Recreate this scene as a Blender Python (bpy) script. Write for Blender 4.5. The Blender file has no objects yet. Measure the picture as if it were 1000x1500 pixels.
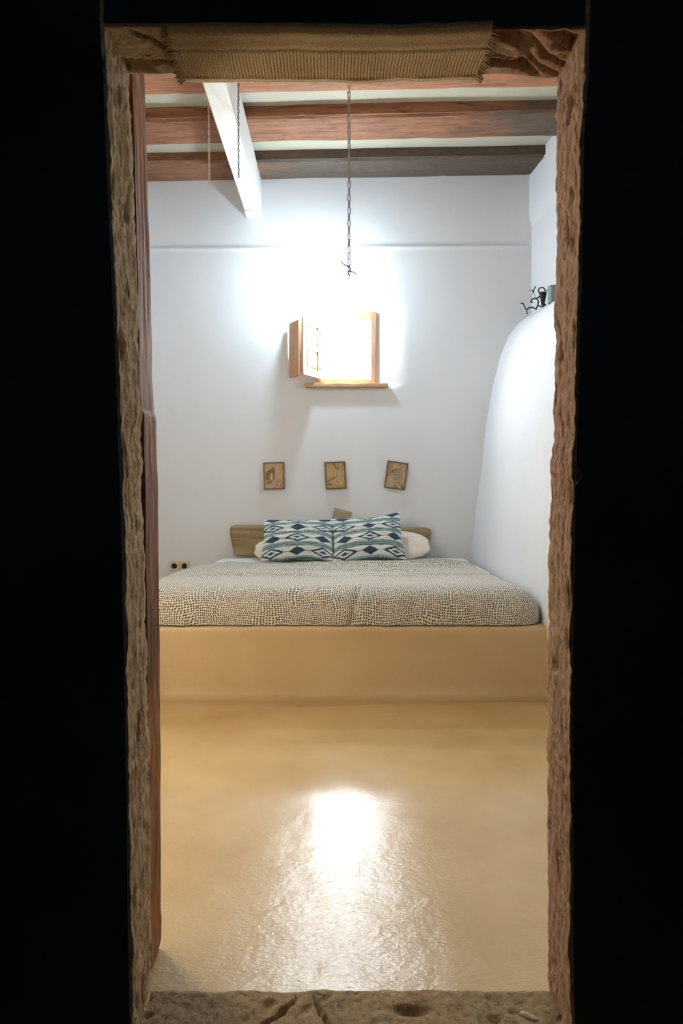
import bpy, math, random
import numpy as np
from mathutils import Vector, Matrix, noise
R = random.Random(4)
C = bpy.context.scene.collection
scn = bpy.context.scene

# ------------------------------------------------------------------ camera, world, light, exposure
F, CX, HY, CZ = 927.0, 495.0, 715.0, 1.2          # focal length and vanishing point of the room in the 1000x1500 frame
cam = bpy.data.cameras.new('camera')
cam.sensor_fit = 'VERTICAL'; cam.sensor_height = 36.0
cam.lens = F * 36.0 / 1500.0
cam.shift_x = (500 - CX) / 1500.0; cam.shift_y = -(750 - HY) / 1500.0
cam.clip_start = 0.05
camo = bpy.data.objects.new('camera', cam); C.objects.link(camo)
camo.location = (0, 0, CZ); camo.rotation_euler = (math.pi/2, 0, 0)
scn.camera = camo
scn.view_settings.view_transform = 'Standard'; scn.view_settings.look = 'None'
scn.view_settings.gamma = 1.0; scn.view_settings.use_curve_mapping = False
scn.view_settings.exposure = 1.42
w = bpy.data.worlds.new('world'); scn.world = w; w.use_nodes = True
bg = w.node_tree.nodes['Background']
bg.inputs[0].default_value = (0.86, 0.93, 1.0, 1); bg.inputs[1].default_value = 22.0
ADDED_BULB_POWER = 250.0        # emission of the bulb added above the window
def area(name, loc, rot, sx, sy, power, col, portal=False):
    l = bpy.data.lights.new(name, 'AREA'); l.shape = 'RECTANGLE'; l.size = sx; l.size_y = sy
    l.energy = power; l.color = col
    if portal: l.cycles.is_portal = True
    o = bpy.data.objects.new(name, l); C.objects.link(o); o.location = loc; o.rotation_euler = rot
    return o
area('window_portal', (0.05, 5.64, 2.42), (-math.pi/2, 0, 0), 0.52, 0.66, 1, (1, 1, 1), True)
l = bpy.data.lights.new('added_room_fill', 'POINT'); l.energy = 15; l.color = (1.0, 0.82, 0.60); l.shadow_soft_size = 0.15  # unseen warm fill light, added to brighten the room
lo = bpy.data.objects.new('added_room_fill', l); C.objects.link(lo); lo.location = (-1.1, 2.3, 1.5)

area('passage_fill', (0, -1.5, 2.0), (math.pi/2, 0, 0), 3.2, .4, 1.0, (.62, .80, 1.0))  # faint bluish fill added to lift the passage side off pure black
def P(px, py, D): return Vector(((px-CX)/F*D, D, CZ-(py-HY)/F*D))
def fx(px, D): return (px-CX)/F*D
def fz(py, D): return CZ-(py-HY)/F*D
def n3(x, y, z): return noise.noise(Vector((x, y, z)))
def fbm(x, y, z, o=4):
    v = 0; a = 1; s = 0
    for i in range(o):
        v += a*noise.noise(Vector((x, y, z))); s += a; a *= .55; x *= 2.03; y *= 2.03; z *= 2.03
    return v/s
def sm(a, b, x):
    t = min(1, max(0, (x-a)/(b-a))); return t*t*(3-2*t)
def interp(pts, x): return float(np.interp(x, [p[0] for p in pts], [p[1] for p in pts]))

# ------------------------------------------------------------------ materials
def mat(name, build):
    m = bpy.data.materials.new(name); m.use_nodes = True
    nt = m.node_tree; b = nt.nodes['Principled BSDF']; build(nt, b); return m
def N(nt, t, **k):
    n = nt.nodes.new(t)
    for a, v in k.items():
        if a.startswith('_'): setattr(n, a[1:], v)
        else: n.inputs[a.replace('__', ' ')].default_value = v
    return n
def coords(nt, scale=(1, 1, 1), rot=(0, 0, 0)):
    tc = nt.nodes.new('ShaderNodeTexCoord'); mp = nt.nodes.new('ShaderNodeMapping')
    mp.inputs['Scale'].default_value = scale; mp.inputs['Rotation'].default_value = rot
    nt.links.new(tc.outputs['Object'], mp.inputs[0]); return mp.outputs[0]
def nz(nt, vec, scale, detail=5, rough=.55, dist=0):
    n = nt.nodes.new('ShaderNodeTexNoise'); n.inputs['Scale'].default_value = scale
    n.inputs['Detail'].default_value = detail; n.inputs['Roughness'].default_value = rough; n.inputs['Distortion'].default_value = dist
    nt.links.new(vec, n.inputs['Vector']); return n.outputs['Fac']
def ramp(nt, fac, stops):
    r = nt.nodes.new('ShaderNodeValToRGB'); e = r.color_ramp.elements
    e[0].position, e[0].color = stops[0][0], (*stops[0][1], 1)
    e[1].position, e[1].color = stops[-1][0], (*stops[-1][1], 1)
    for p, c in stops[1:-1]:
        q = e.new(p); q.color = (*c, 1)
    nt.links.new(fac, r.inputs[0]); return r.outputs[0]
def mix(nt, fac, a, b, mode='MIX'):
    m = nt.nodes.new('ShaderNodeMix'); m.data_type = 'RGBA'; m.blend_type = mode
    for i, v in ((0, fac), (6, a), (7, b)):
        if isinstance(v, bpy.types.NodeSocket): nt.links.new(v, m.inputs[i])
        elif isinstance(v, tuple): m.inputs[i].default_value = (*v, 1)
        else: m.inputs[i].default_value = v
    return m.outputs[2]
def bump(nt, b, h, strength, dist):
    n = nt.nodes.new('ShaderNodeBump'); n.inputs['Strength'].default_value = strength; n.inputs['Distance'].default_value = dist
    nt.links.new(h, n.inputs['Height']); nt.links.new(n.outputs[0], b.inputs['Normal']); return n
def plain(name, col, rough=.7, metal=0, var=.12, scale=20, bmp=.1):
    def f(nt, b):
        v = coords(nt); q = nz(nt, v, scale)
        c0 = tuple(c*(1-var) for c in col); c1 = tuple(min(1, c*(1+var)) for c in col)
        nt.links.new(ramp(nt, q, [(.3, c0), (.7, c1)]), b.inputs['Base Color'])
        b.inputs['Roughness'].default_value = rough; b.inputs['Metallic'].default_value = metal
        if bmp: bump(nt, b, q, bmp, .005)
    return mat(name, f)
def plaster(name, col, stain=(.9, .9, .9), rough=.75, bs=.25):
    def f(nt, b):
        v = coords(nt); a = nz(nt, v, 1.7, 6); c = nz(nt, v, 9, 8)
        base = ramp(nt, a, [(.35, tuple(x*y for x, y in zip(col, stain))), (.62, col)])
        nt.links.new(base, b.inputs['Base Color']); b.inputs['Roughness'].default_value = rough
        bump(nt, b, c, bs, .02)
    return mat(name, f)
M = {}
M['wall'] = plaster('whitewashed plaster', (.77, .80, .84), (.97, .97, .97), .75, .10)
M['ceil'] = plaster('ceiling plaster', (.50, .47, .37), (.93, .93, .9))
M['cream'] = plaster('cream plaster', (.64, .49, .29), (.90, .88, .84), .55, .3)
M['dark'] = plaster('unlit passage plaster', (.05, .05, .052), (.4, .4, .4), .9, .4)  # near-black base colour stands in for the passage's lack of light
def _floor(nt, b):
    v = coords(nt); a = nz(nt, v, 2.2, 6); c = nz(nt, v, 11, 5, .55, .4); d = nz(nt, coords(nt, (1, 2.2, 1)), 60, 4, .6); e = nz(nt, v, 4.2, 3)
    col = ramp(nt, a, [(.3, (.55, .38, .17)), (.65, (.66, .48, .24))])
    nt.links.new(col, b.inputs['Base Color'])
    b.inputs['Roughness'].default_value = .23
    b.inputs['Specular IOR Level'].default_value = .9
    b1 = nt.nodes.new('ShaderNodeBump'); b1.inputs['Strength'].default_value = .14; b1.inputs['Distance'].default_value = .02
    nt.links.new(c, b1.inputs['Height'])
    tcw = nt.nodes.new('ShaderNodeTexCoord'); spw = nt.nodes.new('ShaderNodeSeparateXYZ'); nt.links.new(tcw.outputs['Object'], spw.inputs[0])
    wear = nt.nodes.new('ShaderNodeMapRange'); nt.links.new(spw.outputs[1], wear.inputs[0])      # the trodden end by the door is rougher
    for i_, v_ in ((1, 1.8), (2, 2.5), (3, .16), (4, .035)): wear.inputs[i_].default_value = v_
    nt.links.new(wear.outputs[0], b1.inputs['Strength'])
    wear2 = nt.nodes.new('ShaderNodeMapRange'); nt.links.new(spw.outputs[1], wear2.inputs[0])
    for i_, v_ in ((1, 1.7), (2, 2.4), (3, .30), (4, .04)): wear2.inputs[i_].default_value = v_
    b2 = nt.nodes.new('ShaderNodeBump'); b2.inputs['Strength'].default_value = .18; b2.inputs['Distance'].default_value = .005
    nt.links.new(wear2.outputs[0], b2.inputs['Strength']); nt.links.new(d, b2.inputs['Height']); nt.links.new(b1.outputs[0], b2.inputs['Normal']); nt.links.new(b2.outputs[0], b.inputs['Normal'])
M['floor'] = mat('polished cement floor', _floor)
def _stone(c_lo, c_mid, c_hi):
    def f(nt, b):
        v = coords(nt, (2.2, 2.2, .7)); v2 = coords(nt)
        a = nz(nt, v, 26, 8, .65, .6); c = nz(nt, v2, 5, 4)
        col = ramp(nt, a, [(.33, c_lo), (.45, c_mid), (.68, c_hi)])
        col = mix(nt, ramp(nt, c, [(.35, (0,)*3), (.65, (.35,)*3)]), col, (.50, .30, .17), 'MIX')
        nt.links.new(col, b.inputs['Base Color']); b.inputs['Roughness'].default_value = .95
        bump(nt, b, a, .6, .01)
    return f
def _frontwall(nt, b):
    # rough adobe on the door reveal, with shade painted on the passage face by a separate near-black sheet
    v = coords(nt, (2.2, 2.2, .8)); v2 = coords(nt)
    a = nz(nt, v, 38, 8, .72, .5); c = nz(nt, v2, 3.2, 4)
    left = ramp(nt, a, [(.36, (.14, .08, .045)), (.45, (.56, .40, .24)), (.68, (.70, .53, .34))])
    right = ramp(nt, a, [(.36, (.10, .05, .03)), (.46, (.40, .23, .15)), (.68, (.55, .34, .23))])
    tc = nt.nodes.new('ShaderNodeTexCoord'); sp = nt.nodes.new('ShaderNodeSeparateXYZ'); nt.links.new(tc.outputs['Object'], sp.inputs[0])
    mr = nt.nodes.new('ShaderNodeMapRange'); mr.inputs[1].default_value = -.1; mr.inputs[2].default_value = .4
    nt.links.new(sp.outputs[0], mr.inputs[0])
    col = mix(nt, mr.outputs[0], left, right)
    col = mix(nt, ramp(nt, c, [(.4, (0,)*3), (.6, (.3,)*3)]), col, (.45, .33, .17))
    nt.links.new(col, b.inputs['Base Color']); b.inputs['Roughness'].default_value = .95
    bump(nt, b, a, .7, .008)
M['adobe'] = mat('rough adobe', _frontwall)
M['sill_stone'] = mat('threshold stone', _stone((.10, .07, .035), (.30, .22, .12), (.48, .37, .22)))
def wood(name, c1, c2, grey=None, thr=0, axis='x', gs=1.0):
    def f(nt, b):
        sc = {'x': (1, 9, 9), 'y': (9, 1, 9), 'z': (9, 9, 1)}[axis]
        v = coords(nt, sc); a = nz(nt, v, 3.2*gs, 8, .62, 1.2); k = nz(nt, v, 14*gs, 6, .7, .5)
        col = ramp(nt, a, [(.32, c2), (.5, c1), (.7, tuple(min(1, x*1.35) for x in c1))])
        col = mix(nt, ramp(nt, k, [(.30, (.75,)*3), (.44, (0,)*3)]), col, tuple(x*.35 for x in c2))
        if grey:
            tc = nt.nodes.new('ShaderNodeTexCoord'); sp = nt.nodes.new('ShaderNodeSeparateXYZ'); nt.links.new(tc.outputs['Object'], sp.inputs[0])
            w0 = nz(nt, coords(nt, (1.0, 6, 6)), 2.0, 4)
            ad = nt.nodes.new('ShaderNodeMath'); ad.operation = 'MULTIPLY_ADD'; nt.links.new(w0, ad.inputs[0]); ad.inputs[1].default_value = 1.6
            nt.links.new(sp.outputs[0], ad.inputs[2])
            mr = nt.nodes.new('ShaderNodeMapRange'); mr.inputs[1].default_value = thr+.6; mr.inputs[2].default_value = thr+1.1
            nt.links.new(ad.outputs[0], mr.inputs[0])
            gcol = ramp(nt, k, [(.35, tuple(x*.5 for x in grey)), (.6, grey)])
            col = mix(nt, mr.outputs[0], col, gcol)
        nt.links.new(col, b.inputs['Base Color']); b.inputs['Roughness'].default_value = .75
        bump(nt, b, k, .4, .008)
    return mat(name, f)
M['beam_back'] = wood('weathered beam wood', (.25, .115, .06), (.12, .055, .03), (.13, .095, .07), -.75)
M['beam_mid'] = wood('red beam wood', (.27, .115, .055), (.12, .045, .022), (.14, .10, .07), 1.15)
M['beam_front'] = wood('orange beam wood', (.36, .15, .07), (.22, .085, .04))
M['post'] = wood('old door post wood', (.56, .25, .09), (.14, .045, .015), None, 0, 'z', 1.5)
def _post(nt, b):
    v = coords(nt, (7, 7, 1)); a = nz(nt, v, 4, 8, .65, 1.5)
    wv = nt.nodes.new('ShaderNodeTexWave'); wv.wave_type = 'RINGS'; wv.rings_direction = 'SPHERICAL'
    wv.inputs['Scale'].default_value = 2.2; wv.inputs['Distortion'].default_value = 9; wv.inputs['Detail'].default_value = 4; wv.inputs['Detail Scale'].default_value = 1.2
    nt.links.new(coords(nt, (9, 9, 1.8)), wv.inputs['Vector'])
    col = ramp(nt, a, [(.32, (.12, .04, .015)), (.5, (.42, .17, .055)), (.7, (.58, .27, .10))])
    col = mix(nt, ramp(nt, wv.outputs['Fac'], [(.15, (.75,)*3), (.55, (0,)*3)]), col, (.085, .032, .012))
    big = nz(nt, coords(nt, (2, 2, 1)), 2.4, 3)
    col = mix(nt, ramp(nt, big, [(.48, (0,)*3), (.6, (.6,)*3)]), col, (.09, .035, .015))
    nt.links.new(col, b.inputs['Base Color']); b.inputs['Roughness'].default_value = .7; bump(nt, b, a, .5, .006)
M['post'] = mat('old knotted post wood', _post)
M['frame_wood'] = wood('pine window wood', (.58, .33, .19), (.42, .22, .12), None, 0, 'z')
M['shutter_wood'] = wood('pale pine shutter', (.50, .35, .22), (.40, .26, .16), None, 0, 'z')
M['sill_wood'] = wood('window sill wood', (.62, .40, .24), (.45, .27, .15))
M['white_paint'] = plaster('white painted beam', (.82, .81, .76), (.97, .97, .95), .5, .12)
M['iron'] = plain('black wrought iron', (.035, .045, .045), .5, .6)
M['zinc'] = plain('grey zinc', (.24, .29, .28), .45, .5)
M['chain'] = plain('galvanised chain', (.30, .29, .27), .4, .8)
M['brass'] = plain('dull brass chain', (.62, .48, .33), .5, .2)
M['sheet'] = plain('white sheet', (.80, .79, .76), .85, 0, .03, 30, .15)
M['pillowcase'] = plain('ivory pillowcase', (.84, .76, .66), .85, 0, .03, 20, .15)
M['frame_brown'] = plain('brown picture frame', (.20, .105, .05), .45, 0, .2)
M['card'] = plain('beige card', (.42, .34, .25), .8, 0, .06)
M['cream_plastic'] = plain('cream plastic', (.66, .56, .42), .35, 0, .03)
M['hole'] = plain('dark socket hole', (.14, .10, .06), .6)
M['chip'] = plain('pale stone chip', (.62, .54, .42), .8, 0, .15, 60)
M['straw'] = plain('dry straw', (.42, .28, .2), .8)
def _bolster(nt, b):
    v = coords(nt, (1, 3, 12)); a = nz(nt, v, 3.0, 5, .6, .6); k = nz(nt, coords(nt), 140, 2)
    nt.links.new(ramp(nt, a, [(.32, (.21, .15, .07)), (.5, (.33, .245, .13)), (.7, (.42, .33, .19))]), b.inputs['Base Color'])
    b.inputs['Roughness'].default_value = .9; bump(nt, b, k, .3, .003)
M['bolster'] = mat('olive brown upholstery', _bolster)
def _rug(nt, b):
    k = nz(nt, coords(nt), 220, 3); a = nz(nt, coords(nt), 6, 3)
    c = ramp(nt, k, [(.35, (.32, .22, .11)), (.65, (.60, .45, .26))])
    nt.links.new(mix(nt, a, c, (.46, .33, .17)), b.inputs['Base Color']); b.inputs['Roughness'].default_value = .95
    bump(nt, b, k, .5, .002)
M['rug'] = mat('woven brown rug', _rug)
def _duvet(nt, b):
    tc = nt.nodes.new('ShaderNodeUVMap'); tc.uv_map = 'UVMap'
    n1 = nt.nodes.new('ShaderNodeTexNoise'); n1.inputs['Scale'].default_value = 3.0; n1.inputs['Detail'].default_value = 2
    nt.links.new(tc.outputs[0], n1.inputs['Vector'])
    vm = nt.nodes.new('ShaderNodeVectorMath'); vm.operation = 'MULTIPLY_ADD'; vm.inputs[1].default_value = (.15, .15, 0)
    nt.links.new(n1.outputs['Color'], vm.inputs[0]); nt.links.new(tc.outputs[0], vm.inputs[2])
    vo = nt.nodes.new('ShaderNodeTexVoronoi'); vo.voronoi_dimensions = '2D'; vo.feature = 'F1'; vo.inputs['Scale'].default_value = 76; vo.inputs['Randomness'].default_value = .28
    nt.links.new(vm.outputs[0], vo.inputs['Vector'])
    fac = ramp(nt, vo.outputs['Distance'], [(.32, (1,)*3), (.41, (0,)*3)])
    v = mix(nt, fac, (.70, .67, .58), (.085, .07, .045))
    nt.links.new(v, b.inputs['Base Color']); b.inputs['Roughness'].default_value = .9
    b.inputs['Sheen Weight'].default_value = .3
M['duvet'] = mat('dotted duvet cotton', _duvet)
def _vcol(name, rough):
    def f(nt, b):
        a = nt.nodes.new('ShaderNodeAttribute'); a.attribute_name = 'col'
        q = nz(nt, coords(nt), 160, 3)
        nt.links.new(mix(nt, .18, a.outputs['Color'], ramp(nt, q, [(.3, (.55,)*3), (.7, (1,)*3)]), 'MULTIPLY'), b.inputs['Base Color'])
        b.inputs['Roughness'].default_value = rough
    return mat(name, f)
M['ikat'] = _vcol('ikat printed cotton', .85)
M['print'] = _vcol('sepia print', .5)
def _emit(nt, b):
    b.inputs['Base Color'].default_value = (.9, .9, .9, 1)
    b.inputs['Emission Color'].default_value = (.68, .87, 1.0, 1); b.inputs['Emission Strength'].default_value = ADDED_BULB_POWER
M['bulb'] = mat('added bulb glow', _emit)

# ------------------------------------------------------------------ mesh helpers
def link(name, me, m, parent=None, smooth=True):
    for mm in (m if isinstance(m, (list, tuple)) else [m]): me.materials.append(mm)
    if smooth:
        me.polygons.foreach_set('use_smooth', [True]*len(me.polygons))
    o = bpy.data.objects.new(name, me); C.objects.link(o)
    if parent is not None: o.parent = parent
    return o
def raw(name, V, Fc, m, parent=None, smooth=True):
    me = bpy.data.meshes.new(name); me.from_pydata([tuple(v) for v in V], [], Fc); me.update()
    import bmesh
    bm = bmesh.new(); bm.from_mesh(me); bmesh.ops.recalc_face_normals(bm, faces=bm.faces); bm.to_mesh(me); bm.free()
    return link(name, me, m, parent, smooth)
def grid_faces(r, c, closed_c=False, base=0):
    f = []
    for i in range(r-1):
        for j in range(c if closed_c else c-1):
            j2 = (j+1) % c
            f.append((base+i*c+j, base+i*c+j2, base+(i+1)*c+j2, base+(i+1)*c+j))
    return f
class MB:
    def __init__(s): s.V = []; s.F = []
    def add(s, V, Fc):
        b = len(s.V); s.V += [tuple(v) for v in V]; s.F += [tuple(b+i for i in f) for f in Fc]; return s
    def box(s, x0, x1, y0, y1, z0, z1, bev=0.0, T=None):
        import bmesh
        bm = bmesh.new(); bmesh.ops.create_cube(bm, size=1)
        for v in bm.verts:
            v.co = Vector(((x0+x1)/2+v.co.x*(x1-x0), (y0+y1)/2+v.co.y*(y1-y0), (z0+z1)/2+v.co.z*(z1-z0)))
        if bev: bmesh.ops.bevel(bm, geom=list(bm.edges), offset=bev, segments=2, affect='EDGES', profile=.6)
        bm.verts.index_update()
        V = [(T @ v.co if T else v.co.copy()) for v in bm.verts]; Fc = [[v.index for v in f.verts] for f in bm.faces]; bm.free()
        return s.add(V, Fc)
    def tube(s, pts, r, n=8, closed=False):
        pts = [Vector(p) for p in pts]; V = []; k = len(pts); rr = r if isinstance(r, (list, tuple)) else [r]*k
        up = Vector((0, 0, 1))
        prev = None
        for i, p in enumerate(pts):
            if closed: t = pts[(i+1) % k]-pts[i-1]
            else: t = pts[min(i+1, k-1)]-pts[max(i-1, 0)]
            t.normalize()
            if prev is None:
                a = t.cross(up)
                if a.length < .1: a = t.cross(Vector((1, 0, 0)))
            else:
                a = prev - t*prev.dot(t)
            a.normalize(); prev = a; b = t.cross(a)
            for j in range(n):
                th = 2*math.pi*j/n; V.append(p+(a*math.cos(th)+b*math.sin(th))*rr[i])
        Fc = grid_faces(k, n, True)
        if closed:
            for j in range(n): Fc.append(((k-1)*n+j, (k-1)*n+(j+1) % n, (j+1) % n, j))
        else:
            Fc += [tuple(range(n))[::-1], tuple((k-1)*n+j for j in range(n))]
        return s.add(V, Fc)
    def lathe(s, prof, c, n=24):
        V = []
        for r, z in prof:
            for j in range(n):
                th = 2*math.pi*j/n; V.append((c[0]+r*math.cos(th), c[1]+r*math.sin(th), c[2]+z))
        return s.add(V, grid_faces(len(prof), n, True)+[tuple(range(n))[::-1], tuple((len(prof)-1)*n+j for j in range(n))])
    def build(s, name, m, parent=None, smooth=False): 
        return raw(name, s.V, s.F, m, parent, smooth)
def smooth_angle(o, deg=40):
    me = o.data; me.polygons.foreach_set('use_smooth', [True]*len(me.polygons))
    me.set_sharp_from_angle(angle=math.radians(deg)); return o
def tag(o, label, cat, group=None):
    o['label'] = label; o['category'] = cat
    if group: o['group'] = group
    return o
def thing(name, label, cat, loc, group=None):
    o = bpy.data.objects.new(name, None); C.objects.link(o); o.location = loc; o.empty_display_size = .05
    return tag(o, label, cat, group)
def put(o, t):      # parent a mesh modelled in world space to an Empty without moving it
    o.parent = t; o.matrix_parent_inverse = Matrix.Translation(-t.location); return o
def struct(o): o['kind'] = 'structure'; return o

# ------------------------------------------------------------------ structure
DN, DF = 1.30, 1.46            # passage face and room face of the door wall
D1, DB = 3.476, 5.45           # platform front, back wall
XL, XR = -1.78, 1.144
BASE = 0
def floor_z(x, y):
    s = [(1.4, -.05), (1.6, -.045), (1.95, 0), (2.25, .07), (2.42, .085), (2.55, .03), (2.75, -.005), (3.2, -.022), (3.6, -.022)]
    return zf_tab(y) + .045*sm(3.0, 3.5, y)*sm(-1.3, 1.3, x) + .004*fbm(x*2.2, y*2.2, 3.1, 3)
ys = np.linspace(1.3, 3.7, 500)
sl = np.interp(ys, [1.3, 1.46, 1.6, 1.95, 2.2, 2.38, 2.5, 2.7, 3.1, 3.7], [-.03, -.04, -.035, 0, .055, .08, .02, -.018, -.055, -.055])
zt = np.cumsum(sl)*(ys[1]-ys[0]); zt = zt - np.interp(1.65, ys, zt)
def zf_tab(y): return float(np.interp(y, ys, zt))
nx, ny = 140, 160
V = [(x, y, floor_z(x, y)) for y in np.linspace(1.40, 3.56, ny) for x in np.linspace(XL-.05, 1.25, nx)]
struct(raw('floor', V, grid_faces(ny, nx), M['floor']))

# back wall with the splayed window niche and the plaster lip
WD = 5.53                       # plane of the window frame
wx0, wx1, wz0, wz1 = fx(463, WD), fx(549, WD), fz(561, WD), fz(459, WD)
def back_depth(x, z):
    cxn, czn = (fx(420, DB)+fx(598, DB))/2, fz(508, DB)
    dx = max(0, wx0-x, x-wx1); dz = max(0, wz0-z, z-wz1)
    lx = (wx0-fx(418, DB)) if x < wx0 else (fx(598, DB)-wx1)
    lz = (wz0-fz(572, DB)) if z < wz0 else .16
    d = math.hypot(dx/max(lx, .01), dz/max(lz, .01))
    dep = .08*(1-sm(0, 1, d))
    lip = -.007*math.exp(-((z-(3.27+.008*x))/.018)**2) + .008*sm(3.27+.008*x, 3.32+.008*x, z)
    lip *= 1-sm(1.55, 1.64, x)
    return dep + lip + .006*fbm(x*1.6, z*1.6, 7.7, 3)
xs = sorted(set([round(v, 4) for v in list(np.linspace(XL-.1, 2.0, 90)) + list(np.linspace(-.55, .7, 90)) + [wx0, wx1]]))
zs = sorted(set([round(v, 4) for v in list(np.linspace(-.05, 4.1, 130)) + list(np.linspace(1.95, 2.95, 80)) + list(np.linspace(3.2, 3.36, 20)) + [wz0, wz1]]))
V = [(x, DB+back_depth(x, z), z) for z in zs for x in xs]
Fc = []
for i in range(len(zs)-1):
    for j in range(len(xs)-1):
        cx_, cz_ = (xs[j]+xs[j+1])/2, (zs[i]+zs[i+1])/2
        if wx0 < cx_ < wx1 and wz0 < cz_ < wz1: continue
        Fc.append((i*len(xs)+j, i*len(xs)+j+1, (i+1)*len(xs)+j+1, (i+1)*len(xs)+j))
struct(raw('wall_back', V, Fc, M['wall']))

# right wall: low swelling buttress wall with a ledge, thinner wall above it
prof = [(1.160, -.06), (1.150, .2), (1.146, .44), (1.150, .62), (1.185, 1.0), (1.235, 1.35), (1.275, 1.75), (1.325, 2.05), (1.40, 2.32), (1.47, 2.47), (1.53, 2.55), (1.585, 2.60), (1.62, 2.612), (1.70, 2.615)]
pz = [p[1] for p in prof]
pp = []
for a, b in zip(prof[:-1], prof[1:]):
    k = max(1, int(math.dist(a, b)/.04))
    for t in range(k): pp.append((a[0]+(b[0]-a[0])*t/k, a[1]+(b[1]-a[1])*t/k))
pp.append(prof[-1])
V = []; rows = list(np.linspace(1.45, DB+.12, 110)); up = list(np.linspace(2.64, 4.1, 40))
for y in rows:
    splay = .11*(DB-y)
    zofs = .075*sm(4.55, 5.5, y) - .03
    wxx = 1.665+splay
    for (x, z) in pp:
        t = sm(1.9, 2.6, z)
        xx = x + (0 if z < 1.9 else t*.03*(DB-y)*0)
        V.append((xx+.006*fbm(y*2, z*2, 1.3, 3), y, z+zofs*t))
    for k, z in enumerate(up):
        step = -.02*sm(3.48, 3.52, z)
        V.append((wxx+step+.004*fbm(y*2, z*2, 9.3, 3), y, z+zofs*(1-sm(2.6, 3.2, z))))
nc = len(pp)+len(up)
o = struct(raw('wall_right', V, grid_faces(len(rows), nc), M['wall'])); smooth_angle(o, 50)

V = [(XL+.008*fbm(y*2, z*2, 4.4, 3), y, z) for y in np.linspace(1.45, DB+.1, 60) for z in np.linspace(-.05, 4.1, 60)]
struct(raw('wall_left', V, grid_faces(60, 60), M['wall']))
CT = .020
V = [(x, y, 3.95+CT*x+.006*fbm(x*2, y*2, 2.2, 3)) for y in np.linspace(1.30, DB+.15, 60) for x in np.linspace(XL-.1, 2.3, 60)]
struct(raw('ceiling', V, grid_faces(60, 60), M['ceil']))

# bed platform (built-in, plastered)
V = []; pr = [(D1-.012, -.05), (D1-.012, .0), (D1-.008, .03), (D1-.016, .045), (D1-.003, .075), (D1+.001, .12), (D1+.002, .25), (D1, .38), (D1-.004, .415), (D1, .432), (D1+.014, .44), (D1+.05, .441), (D1+.6, .441), (DB+.05, .441)]
xsn = np.linspace(XL-.03, 1.16, 150)
for x in xsn:
    for (y, z) in pr:
        wv = .006*fbm(x*3, z*4, 5.5, 3)
        base = .03*sm(.12, 0, z)*fbm(x*1.5, 0, 2, 2)
        V.append((x, y+wv*(1 if y < DB else 0)-abs(base)*.3, z+(.004*n3(x*2, 0, y) if z > .3 else 0)))
pf = struct(raw('platform', V, grid_faces(len(xsn), len(pr)), M['cream'])); pf.name = 'trim_1'
pf['label'] = 'low cream plastered masonry platform under the bed'
smooth_angle(pf, 60)

# front (door) wall: left and right masses with rough reveals, rough lintel
def row_noise(s, z): return .0035*n3(3*s, 1, z*14)+.002*n3(5*s, 7, z*60)
LN = [(30, 151), (110, 156), (250, 161), (400, 168), (560, 175), (700, 180), (850, 184), (1000, 187), (1200, 190), (1400, 193), (1520, 196)]
LF = [(30, 182), (110, 188), (240, 195), (400, 200), (560, 205), (600, 208), (700, 207), (800, 211), (950, 214), (1100, 217), (1300, 221), (1450, 220), (1520, 219)]
RN = [(30, 859), (110, 857), (200, 850), (300, 849), (400, 847), (500, 844), (600, 842), (660, 840), (740, 838), (900, 836), (1050, 834), (1250, 835), (1400, 834), (1520, 837)]
RF = [(30, 816), (110, 815), (220, 815), (270, 813), (350, 816), (450, 812), (560, 813), (600, 811), (700, 806), (900, 802), (1000, 801), (1050, 803), (1200, 801), (1300, 802), (1450, 803), (1520, 804)]
def reveal_mass(near, far, side, xo):
    V = []; K = 34; zr = list(np.linspace(-.12, 2.30, 620))+[3.0, 4.1]
    for z in zr:
        zz = min(z, 2.2)
        a = fx(interp(near, HY-(zz-CZ)*F/DN), DN); b = fx(interp(far, HY-(zz-CZ)*F/DF), DF)
        a += side*row_noise(1, zz)*1.4; b += side*row_noise(2, zz)*1.6
        V.append((xo, DN, z)); V.append((a+side*.15, DN, z))
        for k in range(K+1):
            t = k/K; y = DN+(DF-DN)*t; x = a+(b-a)*t
            e = min(1, 6*t, 6*(1-t))
            g = n3(y*42+side*9, z*10, 3.3)*.0036 + n3(y*110, z*34, 8)*.0036 + n3(y*160, z*90, 2)*.002 + abs(n3(y*22, z*5.5, 11+side))*.009*side*0 + n3(y*8, z*3, 5)*.004
            pit = max(0, n3(y*30+4, z*13+2*side, 21)-.32)*.05
            x += side*(pit*e) - side*g*(.35+.65*e)*1.0
            yy = y + (0 if 0 < k < K else 0)
            V.append((x, yy, z))
        V.append((b+side*.15, DF, z)); V.append((xo, DF, z))
    return V, grid_faces(len(zr), K+5)
mb = MB()
mb.add(*reveal_mass(LN, LF, -1, -2.1)); mb.add(*reveal_mass(RN, RF, 1, 2.4))
V = []; K = 34; xr_ = np.linspace(fx(140, DN), fx(872, DN), 520)
for x in xr_:
    zn = fz(38+4*sm(150, 858, x*F/DN+CX), DN)+.004*n3(x*9, 2, 0)+.002*n3(x*40, 5, 0)
    zf = fz(109+6*sm(700, 820, x*F/DF+CX), DF)+.004*n3(x*14, 9, 0)+.0015*n3(x*60, 4, 0)
    V.append((x, DN+.002, 4.1)); V.append((x, DN+.002, zn+.2))
    for k in range(K+1):
        t = k/K; y = DN+.002+(DF-DN-.004)*t; e = min(1, 6*t, 6*(1-t))
        d = x*1.2+y*1.0
        crack = max(0, .12-abs(n3(x*9-y*16, y*12, 1)))*.22
        V.append((x, y, zn+(zf-zn)*t+e*(.010*fbm(x*14, y*22, 6, 3)+crack)))
    V.append((x, DF-.002, zf+.2)); V.append((x, DF-.002, 4.1))
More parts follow.
